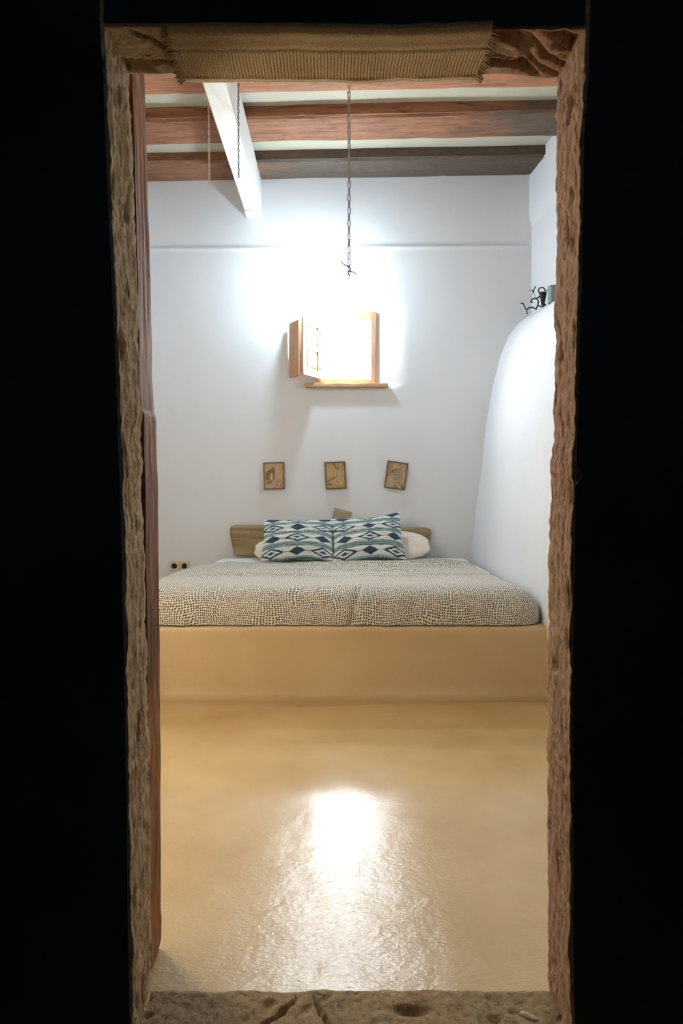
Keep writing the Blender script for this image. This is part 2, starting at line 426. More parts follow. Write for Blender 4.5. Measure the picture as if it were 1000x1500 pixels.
mb.add(V, grid_faces(len(xr_), K+5))
struct(mb.build('wall_front', M['adobe'], None, True))

# dark passage the photograph is taken from
def slab(name, x0, x1, y0, y1, z0, z1, m): return struct(MB().box(x0, x1, y0, y1, z0, z1).build(name, m))
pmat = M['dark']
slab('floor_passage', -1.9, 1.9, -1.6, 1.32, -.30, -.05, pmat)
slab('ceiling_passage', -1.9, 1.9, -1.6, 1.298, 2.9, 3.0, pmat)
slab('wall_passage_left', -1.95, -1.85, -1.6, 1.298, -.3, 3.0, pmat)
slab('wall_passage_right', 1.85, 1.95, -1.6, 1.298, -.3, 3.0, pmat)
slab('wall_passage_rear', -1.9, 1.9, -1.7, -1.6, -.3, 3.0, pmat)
# shade painted in near-black: a coat on the passage side of the door wall
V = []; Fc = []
def shade_coat(contour, side, xo):
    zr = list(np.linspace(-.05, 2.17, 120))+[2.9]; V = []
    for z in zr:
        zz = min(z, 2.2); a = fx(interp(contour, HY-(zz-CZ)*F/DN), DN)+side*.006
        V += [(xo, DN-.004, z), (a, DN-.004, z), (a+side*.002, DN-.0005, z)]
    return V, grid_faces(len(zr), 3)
mc = MB(); mc.add(*shade_coat(LN, -1, -1.85)); mc.add(*shade_coat(RN, 1, 1.85))
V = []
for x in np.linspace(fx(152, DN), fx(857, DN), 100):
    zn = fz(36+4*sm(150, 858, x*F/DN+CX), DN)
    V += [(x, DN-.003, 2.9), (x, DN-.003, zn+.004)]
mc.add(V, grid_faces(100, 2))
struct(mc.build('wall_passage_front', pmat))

# threshold
V = []; xx = np.linspace(fx(190, DN), fx(850, DN), 330); yy = np.linspace(1.12, DF+.02, 110)
def sill_z(x, y):
    z = .046 + .007*fbm(x*9, y*9, 3, 4) + .003*fbm(x*45, y*45, 8, 3) - max(0, n3(x*22, y*30, 31)-.25)*.02
    z -= .028*max(0, 1-abs((x+.13)-.9*(y-1.39)-.012*n3(y*40, 0, 0))/.010)*sm(1.44, 1.40, y)
    z -= .020*max(0, 1-abs((x+.035)+.5*(y-1.39)-.012*n3(y*40, 5, 0))/.008)*sm(1.44, 1.40, y)
    z -= .022*math.exp(-((x-.165)/.035)**2-((y-1.40)/.010)**2)
    z -= .02*sm(DF-.012+.010*n3(x*12, 1, 0), DF+.02, y)*1.2
    return z
for y in yy:
    for x in xx: V.append((x, y+ (0.010*n3(x*14, 0, 9) if y > DF else 0), sill_z(x, y)))
n0 = len(V); Fc = grid_faces(len(yy), len(xx))
for k, j in ((0, 0), (len(yy)-1, len(yy)-1)):
    b = len(V); V += [(x, yy[k], -.06) for x in xx]
    Fc += [(k*len(xx)+i, k*len(xx)+i+1, b+i+1, b+i) for i in range(len(xx)-1)]
o = struct(raw('door_sill', V, Fc, M['sill_stone'])); o.name = 'trim_2'; o['label'] = 'rough cracked stone threshold of the doorway'

# ------------------------------------------------------------------ window
win = bpy.data.objects.new('window_1', None); C.objects.link(win); win.location = ((wx0+wx1)/2, WD, wz0); struct(win)
win['label'] = 'small bright window with an open wooden shutter'
def wb(name, x0, x1, y0, y1, z0, z1, m, bev=.003): return put(MB().box(x0, x1, y0, y1, z0, z1, bev).build(name, m), win)
wb('frame_top', wx0-.01, wx1+.01, WD-.03, WD+.05, fz(469.5, WD-.03), wz1+.01, M['sill_wood'])
wb('frame_bottom', wx0-.01, wx1+.01, WD-.03, WD+.05, wz0-.01, fz(556, WD-.03), M['sill_wood'])
wb('frame_jamb', fx(543, WD-.03), wx1+.005, WD-.031, WD+.05, wz0-.005, wz1+.005, M['frame_wood'])
wb('frame_jamb', wx0-.005, fx(470, WD-.03), WD-.031, WD+.05, wz0-.005, wz1+.005, M['frame_wood'])
o = put(MB().box(fx(447, 5.43), fx(568, 5.43), 5.40, WD-.02, fz(566.5, 5.40), fz(561, 5.40), .006).build('window_sill', M['sill_wood']), win); smooth_angle(o)
# reveal boards behind the frame so that the wall has thickness
for nm, a in (('reveal_left', (wx0-.06, wx0, WD+.0, WD+.10, wz0-.06, wz1+.06)), ('reveal_right', (wx1, wx1+.06, WD+.0, WD+.10, wz0-.06, wz1+.06)),
              ('reveal_bottom', (wx0, wx1, WD+.01, WD+.10, wz0-.06, wz0)), ('reveal_top', (wx0, wx1, WD+.01, WD+.10, wz1, wz1+.06))):
    wb(nm, *a, M['wall'], 0)
# folding shutter: panelled leaf A (hinged at the left jamb), plain leaf B folded back towards the wall
def leaf(name, p0, p1, z0, z1, th, m):
    d = Vector((p1[0]-p0[0], p1[1]-p0[1], 0)); L = d.length; ang = math.atan2(d.y, d.x)
    T = Matrix.Translation((p0[0], p0[1], 0)) @ Matrix.Rotation(ang, 4, 'Z')
    return L, T
hx, hy = fx(468, 5.49), 5.49
fxn, fyn = fx(441, 5.27), 5.27
zt_, zb_ = 2.625, 2.145
L, T = leaf('', (hx, hy), (fxn, fyn), 0, 0, 0, 0)
sh = MB(); st = .045; th = .022
sh.box(0, L, 0, th*.45, zb_, zt_, .001, T)                         # core board
for a in ((0, st), (L-st, L)): sh.box(a[0], a[1], th*.4, th, zb_, zt_, .002, T)
for a in ((zb_, zb_+.06), (zt_-.05, zt_), ((zb_+zt_)/2-.02, (zb_+zt_)/2+.02)): sh.box(st*.9, L-st*.9, th*.4, th*.98, a[0], a[1], .002, T)
shutter = put(sh.build('shutter', M['shutter_wood']), win)
def shpart(name, *a, m=None, bev=.003):
    o = MB().box(*a, bev, T).build(name, m or M['shutter_wood']); o.parent = shutter; return o
mid = (zb_+zt_)/2
shpart('shutter_panel', st+.02, L-st-.02, th*.4, th*.8, zb_+.08, mid-.04)
shpart('shutter_panel', st+.02, L-st-.02, th*.4, th*.8, mid+.04, zt_-.07)
shpart('hinge', -.008, .03, th, th+.004, zb_+.07, zb_+.11, m=M['iron'])
shpart('hinge', -.008, .03, th, th+.004, zt_-.11, zt_-.07, m=M['iron'])
bx, by = fx(425, 5.40), 5.405
L2, T2 = leaf('', (fxn-.012, fyn+.004), (bx, by), 0, 0, 0, 0)
o = put(MB().box(0, L2, -.012, .014, zb_-.005, zt_-.02, .003, T2).build('shutter', M['frame_wood']), win)
kn = MB()
for z in (2.37, 2.325):
    q = T2 @ Vector((L2, -.012, z)); kn.lathe([(.004, -.004), (.010, -.002), (.011, .003), (.006, .009)], q, 10)
kk = kn.build('shutter_knob', M['frame_wood'], o, True)

# bulb added above the window frame to brighten the wall around it
lp = thing('added_bulb', 'small globe bulb added on the wall above the window frame for its glow', 'lamp', (fx(466, DB), DB, 3.005))
q = Vector((fx(466, DB-.30), DB-.30, 2.93))
b_ = MB(); b_.lathe([(.004, -.045)]+[(.045*math.sin(a), -.045*math.cos(a)) for a in np.linspace(.15, math.pi-.15, 16)]+[(.004, .045)], q, 24)
put(b_.build('bulb', M['bulb'], None, True), lp)
put(MB().tube([(q.x, DB+.01, 3.005), (q.x, DB-.01, 3.005), (q.x, DB-.012, 3.005), (q.x, DB-.25, 3.005), (q.x, DB-.285, 3.0), (q.x, DB-.30, 2.98), (q.x, DB-.30, 2.96)], [.03, .03, .009, .008, .009, .012, .012], 12).build('added_bulb_arm', M['white_paint'], None, False), lp)

# ------------------------------------------------------------------ ceiling beams
def wood_beam(y0, y1, zb, ztop, m, label, seed, tilt=CT):
    sec = []
    w_ = y1-y0
    # bottom face near->far, slightly waned, with a crack along the near lower edge
    for t in np.linspace(0, 1, 22):
        y = y0+w_*t; z = zb+.012*(abs(2*t-1)**5)
        if .03 < t < .07: z += .012
        sec.append((y, z))
    for t in np.linspace(.15, 1, 5): sec.append((y1, zb+.012+(ztop-zb)*t))
    for t in np.linspace(1, .15, 7): sec.append((y0, zb+.012+(ztop-zb)*t))
    V = []; xs_ = np.linspace(XL-.05, 1.80, 260)
    for x in xs_:
        for (y, z) in sec:
            g = .006*fbm(x*1.6+seed, y*26, z*26, 4); g2 = .008*n3(x*1.3+seed, y*3, 5)
            cr = max(0, .07-abs(n3(x*1.1+seed*3, y*24, 2)))*.10
            V.append((x, y+(g+g2 if y in (y0, y1) else 0)*1.2, z+tilt*x+(g+g2*.7+cr if z < zb+.03 else g*.6)))
    o = raw('ceiling_beam', V, grid_faces(len(xs_), len(sec), True)+[tuple(range(len(sec)))], m)
    smooth_angle(o, 35); tag(o, label, 'beam', 'wooden ceiling beams'); return o
wood_beam(5.13, 5.46, 3.863, 3.965, M['beam_back'], 'weathered grey brown ceiling beam lying against the back wall, farthest of three', 1, .018)
wood_beam(4.53, 4.87, 3.863, 3.965, M['beam_mid'], 'reddish wooden ceiling beam, middle of the three', 2, .022)
wood_beam(3.92, 4.26, 3.863, 3.965, M['beam_front'], 'orange red ceiling beam nearest the doorway, partly behind the lintel', 3, .020)
wbm = MB(); secs = []
V = []
xs_ = np.linspace(2.4, DB+.02, 90)
for y in xs_:
    for (x, z) in ((-.795, 3.85), (-.795, 3.56), (-.787, 3.55), (-.668, 3.55), (-.660, 3.56), (-.660, 3.85)):
        V.append((x+.003*n3(y*2, z*3, 1)+(.010*(DB-y)*.2), y, z+.005*n3(y*2, x*4, 4)))
wbm.add(V, grid_faces(len(xs_), 6)+[(0, 1, 2, 3, 4, 5), tuple(len(V)-6+k for k in range(6))])
wbo = tag(wbm.build('cross_beam', M['white_paint']), 'white painted beam running from the back wall under the wooden ceiling beams', 'beam')
o = MB().box(-.788, -.668, 5.33, 5.46, 3.525, 3.575, .004).build('beam_bracket', M['white_paint']); o.parent = wbo

# ------------------------------------------------------------------ chains
def link_mesh(h, wdt, r, m):
    pts = []
    a = wdt/2-r; b = h/2-a-r
    for th in np.linspace(0, math.pi, 6): pts.append((a*math.cos(th), 0, b+a*math.sin(th)))
    for th in np.linspace(math.pi, 2*math.pi, 6): pts.append((a*math.cos(th), 0, -b+a*math.sin(th)))
    mb = MB(); mb.tube(pts, r, 6, True); me = bpy.data.meshes.new('link'); me.from_pydata(mb.V, [], mb.F); me.update()
    me.materials.append(m); me.polygons.foreach_set('use_smooth', [True]*len(me.polygons)); return me
def chain(label, x, y, ztop, zbot, h, wdt, r, m, sway=0, grp=None):
    t = thing('hanging_chain', label, 'chain', (x, y, zbot), grp)
    me = link_mesh(h, wdt, r, m); pitch = h-2*r-.0005; n = int((ztop-zbot)/pitch)
    for k in range(n):
        o = bpy.data.objects.new('link', me); C.objects.link(o); o.parent = t
        o.location = (sway*k/n+.001*R.uniform(-1, 1), 0, (ztop-zbot)-h/2-k*pitch); o.rotation_euler = (0, R.uniform(-.05, .05), math.pi/2*(k % 2)+.5+R.uniform(-.25, .25))
    hk = MB(); hk.tube([(0, 0, ztop-zbot+.03), (0, 0, ztop-zbot+.004), (.006, 0, ztop-zbot-.006), (.008, 0, ztop-zbot-.016), (0, 0, ztop-zbot-.018), (-.006, 0, ztop-zbot-.012)], .002, 6)
    hk.build('hook', m, t, True); return t
main = chain('long iron chain hanging in the middle above the window', fx(511, 4.24), 4.235, 3.858, fz(413, 4.24), .052, .026, .0042, M['chain'])
wr = MB()
zz = fz(393, 4.24)-main.location.z
wr.tube([(-.055, -.01, zz+.045), (-.040, -.008, zz+.025), (-.015, -.008, zz+.012), (.004, -.010, zz), (.012, .008, zz-.012), (-.008, .008, zz-.02), (.01, -.010, zz-.028), (.030, -.008, zz-.030), (.048, -.006, zz-.045)], 0.0058, 6)
wr.tube([(.012, -.01, zz+.02), (-.012, -.012, zz+.004), (.012, -.012, zz-.01), (-.008, -.01, zz-.03), (.004, 0, zz-.05)], .0055, 6)
wr.build('wire_tie', M['chain'], main, True)
chain('thin pale chain hanging left of the white beam', fx(305.5, 4.15), 4.15, 3.855, fz(272, 4.15), .032, .014, .0028, M['brass'], .004)
chain('thin dark chain hanging in front of the white beam', fx(347, 4.02)+.008, 4.02, 3.857, fz(262, 4.02), .026, .014, .0024, M['iron'], .002)

# ------------------------------------------------------------------ wooden door post
PC = [(60, 210), (110, 212), (240, 216), (400, 220), (560, 224), (606, 225.5), (612, 229), (700, 231), (900, 233.5), (1100, 235), (1330, 236), (1345, 237.5), (1375, 237), (1391, 233), (1400, 226)]
V = []; PD = 1.65; zr = np.linspace(2.34, 0.0, 440)
secp = [0, .02, .05, .055, .062, .067, .1, .3, .5, .7, .9, 1]
for z in zr:
    ppy = HY-(z-CZ)*F/PD; xe = fx(interp(PC, ppy), PD)+.0015*n3(z*9, 4, 2)
    V.append((-.62, PD, z)); 
    for t in reversed(np.linspace(0, 1, 34)):
        y = 1.485+(PD-1.485)*t; x = xe
        if .30 < t < .345: x -= .03
        x -= .003*abs(n3(y*30, z*3, 7))
        if t < .3: x -= .006
        V.append((x, y, z))
    V.append((-.62, 1.485, z))
o = raw('door_post', V, grid_faces(len(zr), 36, True)+[tuple(range(36)), tuple(len(V)-36+k for k in range(36))], M['post'])
smooth_angle(o, 40); tag(o, 'old brown wooden door post with knots standing inside the left jamb', 'door post')

# ------------------------------------------------------------------ rug under the lintel
RX0, RX1 = -.351, .317
rp = [(DN-.004, 2.152), (DN-.005, 2.148), (DN+.002, 2.142), (DN+.02, 2.138), (1.345, 2.137), (1.352, 2.134), (1.36, 2.137), (1.40, 2.140), (1.440, 2.142), (1.447, 2.139), (1.456, 2.143), (1.468, 2.147), (1.478, 2.153)]
ss = [0]
for a, b in zip(rp[:-1], rp[1:]): ss.append(ss[-1]+math.dist(a, b))
sv = np.linspace(0, ss[-1], 56); nxr = 600; V = []
def rug_pt(x, s, off=0):
    y = float(np.interp(s, ss, [p[0] for p in rp])); z = float(np.interp(s, ss, [p[1] for p in rp]))
    rib = sm(1.350, 1.360, y)*sm(1.446, 1.440, y)
    z += .0022*rib*math.cos(2*math.pi*(x+.002*n3(0, y*10, 3))/.0074) + .004*n3(x*5, y*3, 1) + .0025*n3(x*16, y*6, 2) - off
    z += -.003*math.sin((x-RX0)/(RX1-RX0)*math.pi) + .0008*math.cos(2*math.pi*y/.004)*(1-rib)
    if y > 1.445: z += .0035*n3(x*11, 3, 3); 
    return (x, y, z)
for s in sv:
    for x in np.linspace(RX0, RX1, nxr): V.append(rug_pt(x, s))
b = len(V)
for s in sv:
    for x in np.linspace(RX0, RX1, nxr)[::1]: pass
rug = raw('rug', V, grid_faces(len(sv), nxr), M['rug'])
md = rug.modifiers.new('solid', 'SOLIDIFY'); md.thickness = .005; md.offset = 0
tag(rug, 'brown ribbed woven rug lining the underside of the door lintel', 'rug')
fr = MB()
for (xe, sd) in ((RX0, -1), (RX1, 1)):
    for s in np.linspace(.02, ss[-1]-.002, 58):
        p = Vector(rug_pt(xe, s)); p.z -= .001
        q = p+Vector((sd*(.012+.006*R.random()), .004*R.uniform(-1, 1), -.003-.008*R.random()))
        fr.tube([p-Vector((sd*.012, 0, 0)), p, (p+q)/2+Vector((0, 0, .001)), q], [.0016, .0016, .0014, .0008], 5)
f_ = fr.build('fringe', M['rug'], rug, True); f_['kind'] = 'stuff'

# ------------------------------------------------------------------ bed
ZM = .441
def rounded_sheet(x0, x1, y0, y1, top, drop, r, nu, nv, wob, left_round=True, right_round=True, back_round=False, squash=1.0, seed=0):
    """cloth over a box: returns verts, uvs. drop[side] = extra vertical fall below the rounding"""
    al = r*math.pi/2; V = []; UV = []
    dl, dr, df, db = drop
    us = np.linspace(x0+r-al-dl, x1-r+al+dr, nu); vs = np.linspace(y0+r-al-df, (y1-r+al+db) if back_round else y1, nv)
    for v in vs:
        for u in us:
            ex = (u-(x1-r)) if u > x1-r else ((u-(x0+r)) if u < x0+r else 0)
            ey = (v-(y0+r)) if v < y0+r else ((v-(y1-r)) if (back_round and v > y1-r) else 0)
            d = math.hypot(ex, ey)
            if d < 1e-9: x, y, dn, ox, oy = u, v, 0, 0, 0
            else:
                ux, uy = ex/d, ey/d
                if d < al: o_, dn = r*math.sin(d/r), r*(1-math.cos(d/r))
                else: o_, dn = r, r+d-al
                x = min(max(u, x0+r), x1-r)+ux*o_; y = (min(max(v, y0+r), y1-r) if back_round else max(v, y0+r))+uy*o_
                ox, oy = ux*min(1, d/al), uy*min(1, d/al)
            z = top-dn
            wv = wob(u, v, d)
            V.append((x+ox*wv, y+oy*wv, max(ZM+.004, z+wv*(1-min(1, d/al)*.8)))); UV.append((u, v))
    return V, UV, len(vs), len(us)
# mattress with fitted white sheet
V, UV, a, b = rounded_sheet(-1.02, 1.10, 3.56, 5.36, .612, (.06, .06, .06, .06), .07, 90, 90, lambda u, v, d: .003*fbm(u*3, v*3, 1, 2), back_round=True)
mt = raw('mattress', V, grid_faces(a, b), M['sheet'])
tag(mt, 'mattress in a white fitted sheet, showing at the head of the bed', 'mattress')
# duvet
def dw(u, v, d):
    k = .012*fbm(u*2.2, v*3.0, 4, 3)
    fold = 0
    for (y0_, a_, ph, xa, xb) in ((4.78, .020, .3, -.35, 1.0), (4.60, .016, .9, -.2, .9), (4.42, .014, 1.7, -.5, .6), (4.92, .016, 2.4, .1, 1.1), (4.15, .015, 3.1, -.9, -.1), (4.25, .010, 4.1, .1, 1.0)):
        c = y0_+.06*math.sin(u*2.4+ph)+.03*n3(u*3, ph, 0)
        fold += 1.5*a_*math.exp(-((v-c)/.035)**2)*sm(xa-.15, xa+.15, u)*sm(xb+.15, xb-.15, u)
    side = .010*n3(u*7, v*2.5, 9)+.006*n3(u*16, v*7, 3)
    cre = -.018*math.exp(-((u-.10-.25*(v-3.5))/.018)**2)*sm(3.75, 3.6, v) - .016*math.exp(-((u-.62+.35*(v-3.5))/.016)**2)*sm(3.75, 3.6, v)
    puff = .022*math.exp(-((v-3.72)/.25)**2)
    return k+fold+side*(.5+.5*min(1, d*8))+cre+puff
V, UV, a, b = rounded_sheet(-1.25, 1.136, 3.488, 5.00, .618, (.035, .02, .036, 0), .145, 420, 330, dw)
# hem narrows towards the head and is turned under at the front
V2 = []
for (x, y, z), (u, v) in zip(V, UV):
    if x < -.7: x = -.7+(x+.7)*(1-.34*sm(4.35, 5.1, y))
    V2.append((min(x, 1.143), y, z))
dv = raw('duvet', V2, grid_faces(a, b), M['duvet'])
ul = dv.data.uv_layers.new(name='UVMap')
for lp_ in dv.data.loops: ul.data[lp_.index].uv = UV[lp_.vertex_index]
tag(dv, 'cream duvet with small dark dots spread over the bed', 'duvet')
# long padded headboard cushion
def padded(name, w_, h_, t_, m, crease=0, nu=100, nv=50, p=.35, inset=.04, colf=None, seed=0, rnd=0, ear=0):
    V = []; cols = []
    for sgn in (1, -1):
        for j in range(nv):
            v = -1+2*j/(nv-1)
            for i in range(nu):
                u = -1+2*i/(nu-1)
                k = max(0, (1-u*u)*(1-v*v))**p
                x = w_/2*u*(1-inset*(1-v*v)); z = h_/2*v*(1-inset*(1-u*u)*1.4)*math.sqrt(max(.001, 1-rnd*abs(u)**2.6))
                y = -sgn*t_/2*k
                z += ear*max(0, u)**1.5*(v+1)/2
                y += -sgn*crease*k*(fbm(u*2+seed, v*5, sgn, 3))
                V.append((x, y, z+.3*crease*n3(u*3+seed, v*3, 2)*k)); cols.append((i, j, sgn))
    n = nu*nv
    Fc = grid_faces(nv, nu)+[tuple(n+q for q in f)[::-1] for f in grid_faces(nv, nu)]
    me = bpy.data.meshes.new(name)
    me.from_pydata(V, [], Fc)
    me.update()
    if colf:
        at = me.color_attributes.new('col', 'FLOAT_COLOR', 'POINT')
        for idx, (i, j, s) in enumerate(cols): at.data[idx].color = (*colf(i/(nu-1), j/(nv-1)), 1)
    import bmesh
    bm = bmesh.new(); bm.from_mesh(me); bmesh.ops.remove_doubles(bm, verts=bm.verts, dist=1e-5); bmesh.ops.recalc_face_normals(bm, faces=bm.faces); bm.to_mesh(me); bm.free()
    return link(name, me, m)
# headboard: long soft block with rounded corners and sagging horizontal creases
hw, hh, ht = fx(632, 5.36)-fx(336, 5.36), .250, .09
V = []; nu, nv = 160, 40
def hb(sx, v, y_):
    pass
def rrect(n, w_, h_, r):
    pts = []
    for (cx_, cz_, a0) in ((w_/2-r, h_/2-r, 0), (-w_/2+r, h_/2-r, 90), (-w_/2+r, -h_/2+r, 180), (w_/2-r, -h_/2+r, 270)):
        for t in range(n): a = math.radians(a0+90*t/(n-1)); pts.append((cx_+r*math.cos(a), cz_+r*math.sin(a)))
    return pts
V = []
for j in range(nv+1):
    v = j/nv; z = hh*v
    taper = .028*sm(.9, .0, v)           # ends narrow a little towards the bottom
    for i in range(nu+1):
        u = -1+2*i/nu
        edge = min(1, (1-abs(u))*hw/2/.045); topf = min(1, (1-v)*hh/.035)
        rr = math.sqrt(max(0, 1-(1-edge)**2))*math.sqrt(max(0, 1-(1-topf)**2*.9))
        crs = sum(.007*math.exp(-((v-c-.05*math.sin(u*3+ph)-.03*abs(u))/.035)**2) for c, ph in ((.28, 1), (.52, 2.2), (.74, 3.9), (.88, .5)))
        x = u*(hw/2-taper); zt2 = z-.025*(1-math.sqrt(max(0, 1-(1-min(1, (1-abs(u))*hw/2/.05))**2)))*v - .022*v*sm(-.6, .8, u)
        V.append((x, -ht*.5*rr+crs*rr*1.0+.004*fbm(u*8, v*3, 1, 2)*rr, zt2))
n1 = len(V)
V += [(x, .055, z) for (x, y, z) in V[:n1]]
Fc = grid_faces(nv+1, nu+1)+[tuple(n1+q for q in f) for f in grid_faces(nv+1, nu+1)]
W_ = nu+1
for i in range(nu): Fc += [(i, i+1, n1+i+1, n1+i), (nv*W_+i, nv*W_+i+1, n1+nv*W_+i+1, n1+nv*W_+i)]
for j in range(nv): Fc += [(j*W_, (j+1)*W_, n1+(j+1)*W_, n1+j*W_), (j*W_+nu, (j+1)*W_+nu, n1+(j+1)*W_+nu, n1+j*W_+nu)]
hbo = raw('headboard_cushion', V, Fc, M['bolster']); hbo.location = ((fx(632, 5.36)+fx(336, 5.36))/2, 5.385, fz(812.5, 5.32)-.005)
hbo.data.set_sharp_from_angle(angle=math.radians(50))
tag(hbo, 'long olive brown padded headboard cushion against the wall behind the pillows', 'headboard')
# beige card behind the cushions
cc = P(500, 758, 5.435)
cd = MB(); T = Matrix.Translation(cc) @ Matrix.Rotation(math.radians(16), 4, 'Y') @ Matrix.Rotation(math.radians(-3), 4, 'X')
cd.box(-.078, .078, -.009, .009, -.085, .068, .003, T)
tag(cd.build('beige_box', M['card']), 'small tilted beige card box standing behind the two patterned cushions', 'box')
# white pillows
def place(o, loc, lean, yaw=0, roll=0):
    o.matrix_world = Matrix.Translation(loc) @ Matrix.Rotation(yaw, 4, 'Z') @ Matrix.Rotation(lean, 4, 'X') @ Matrix.Rotation(roll, 4, 'Y')
pl = padded('pillow', .66, .32, .12, M['pillowcase'], .015, 90, 60, .42, .02, seed=3, rnd=.93)
place(pl, (fx(570, 5.22), 5.195, .732), math.radians(-50), 0, 0)
tag(pl, 'ivory white pillow behind the right patterned cushion', 'pillow', 'white pillows')
pl2 = padded('pillow', .64, .32, .11, M['pillowcase'], .015, 90, 60, .42, .02, seed=8, rnd=.93)
place(pl2, (fx(430, 5.22), 5.195, .695), math.radians(-58), 0, 0)
tag(pl2, 'ivory white pillow peeking out left of the left patterned cushion', 'pillow', 'white pillows')
# ikat cushions
WHT, NAV, TEA, TEA2 = (.70, .76, .74), (.025, .055, .10), (.10, .20, .24), (.26, .38, .38)
def ikat(shift, vs):
    def f(u, v):
        j = .010*n3(u*45, v*9, shift)+.004*n3(u*120, v*30, 2)
        v2 = v+j+.012*math.sin(u*6.2+shift)+.16*(u-.5)**2*(1.2-v)-.01; c = WHT
        rows = [.12, .41, .68, .94]
        k = min(range(4), key=lambda q: abs(v2-rows[q])); d = (v2-rows[k])/.105
        # bands of thin stripes between the rows of diamonds
        if abs(d) > .98:
            s = (v2*58+shift) % 2.0
            return TEA if s < .7 else (WHT if s < .95 else (TEA2 if s < 1.5 else (.05, .10, .14)))
        best = None
        for q in range(-1, 4):
            uc = .5+(q-1)*.36+(shift*.05)
            eye = ((q+k) % 2 == vs)
            du = abs(u+.4*j-uc)
            wd = .19 if eye else .12
            m_ = du/wd+abs(d)/(.92 if eye else .82)
            if best is None or m_ < best[0]: best = (m_, eye, du, wd)
        m_, eye, du, wd = best
        if eye:
            if m_ < .20: return NAV
            if m_ < .34: return TEA
            if m_ < .66: return WHT
            if m_ < 1.0: return NAV
        else:
            if m_ < 1.0: return NAV
        if abs(d) < .07: return TEA
        if abs(d) > .88: return TEA2
        return c
    return f
for (nm, cpx, cpy, w_, h_, roll, lab, shf) in (
        ('l', 437, 789.5, .575, .385, 0.0, 'blue and white ikat cushion, left of the two leaning on the pillows', .0),
        ('r', 538, 787, .570, .405, -.045, 'blue and white ikat cushion, right of the two, with one raised corner', .35)):
    c_ = padded('ikat_cushion', w_, h_, .19, M['ikat'], .025, 230, 160, .50, .05, ikat(shf, 0), seed=shf*9, ear=.0 if nm == 'l' else .045)
    D_ = 5.085
    p = P(cpx, cpy, D_)
    place(c_, (p.x, 5.035, .787 if nm == 'l' else .797), math.radians(-36), 0, roll)
    tag(c_, lab, 'cushion', 'patterned cushions')

# ------------------------------------------------------------------ pictures
def art1(u, v):
    j = .03*n3(u*9, v*9, 1); c = (.52, .36, .22)
    if u > .62: c = (.55, .37, .18)
    if .05 < u < .55 and .33 < v+j < .86 and v+j < .62+.5*u: c = (.20, .12, .055)
    if .28 < u < .46 and .33 < v+j < .62-.9*abs(u-.37): c = (.55, .40, .27)
    if u < .06+.2*(v < .3): pass
    if v+j < .34: c = (.52, .34, .22)
    if .08 < u < .40 and (abs(v-.16-.25*u+j) < .03 or abs(v-.23-.22*u+j) < .022): c = (.22, .12, .06)
    if u > .6 and v < .35 and n3(u*22, v*5, 3) > .15: c = (.34, .2, .1)
    if .86 < v: c = (.55, .40, .27)
    return tuple(x*(1+.25*n3(u*14, v*14, 4)) for x in c)
def art2(u, v):
    j = .05*n3(u*6, v*6, 8); c = (.50, .34, .155)
    xr_ = .42+.3*v if v > .4 else .25+.7*v
    if u+j > .45+.35*abs(v-.45) : c = (.56, .41, .20)
    if abs((u-.40)-(1-v)*.75+j) < .045 and v > .78: c = (.16, .10, .03)
    if abs((u-.50)-(.9-v)*.7+j) < .05 and .68 < v < .88: c = (.28, .19, .07)
    if abs(v-.25-.35*u+j) < .035 and u < .62: c = (.26, .17, .07)
    if u > .55 and abs(n3(u*13, v*4, 5)) < .07: c = (.27, .18, .07)
    if v < .12: c = (.42, .28, .10)
    if u < .3 and .12 < v < .2: c = (.22, .13, .05)
    return tuple(x*(1+.2*n3(u*14, v*14, 6)) for x in c)
def art3(u, v):
    j = .05*n3(u*7, v*7, 18); c = (.50, .38, .23)
    if u < .25 and v > .45: c = (.45, .25, .13)
    if .35 < u+j < .85 and .3 < v < .75: c = (.36, .30, .19)
    if abs(v-.62-.25*u+j) < .03 and .2 < u < .8: c = (.25, .17, .09)
    if math.hypot(u-.28, v-.62) < .05: c = (.14, .12, .05)
    if v < .25 and u > .4 and n3(u*9, v*9, 2.4) > .18: c = (.16, .09, .05)
    if u > .3 and abs(n3(u*12, v*5, 14)) < .06: c = (.28, .21, .12)
    return tuple(x*(1+.25*n3(u*16, v*16, 4)) for x in c)
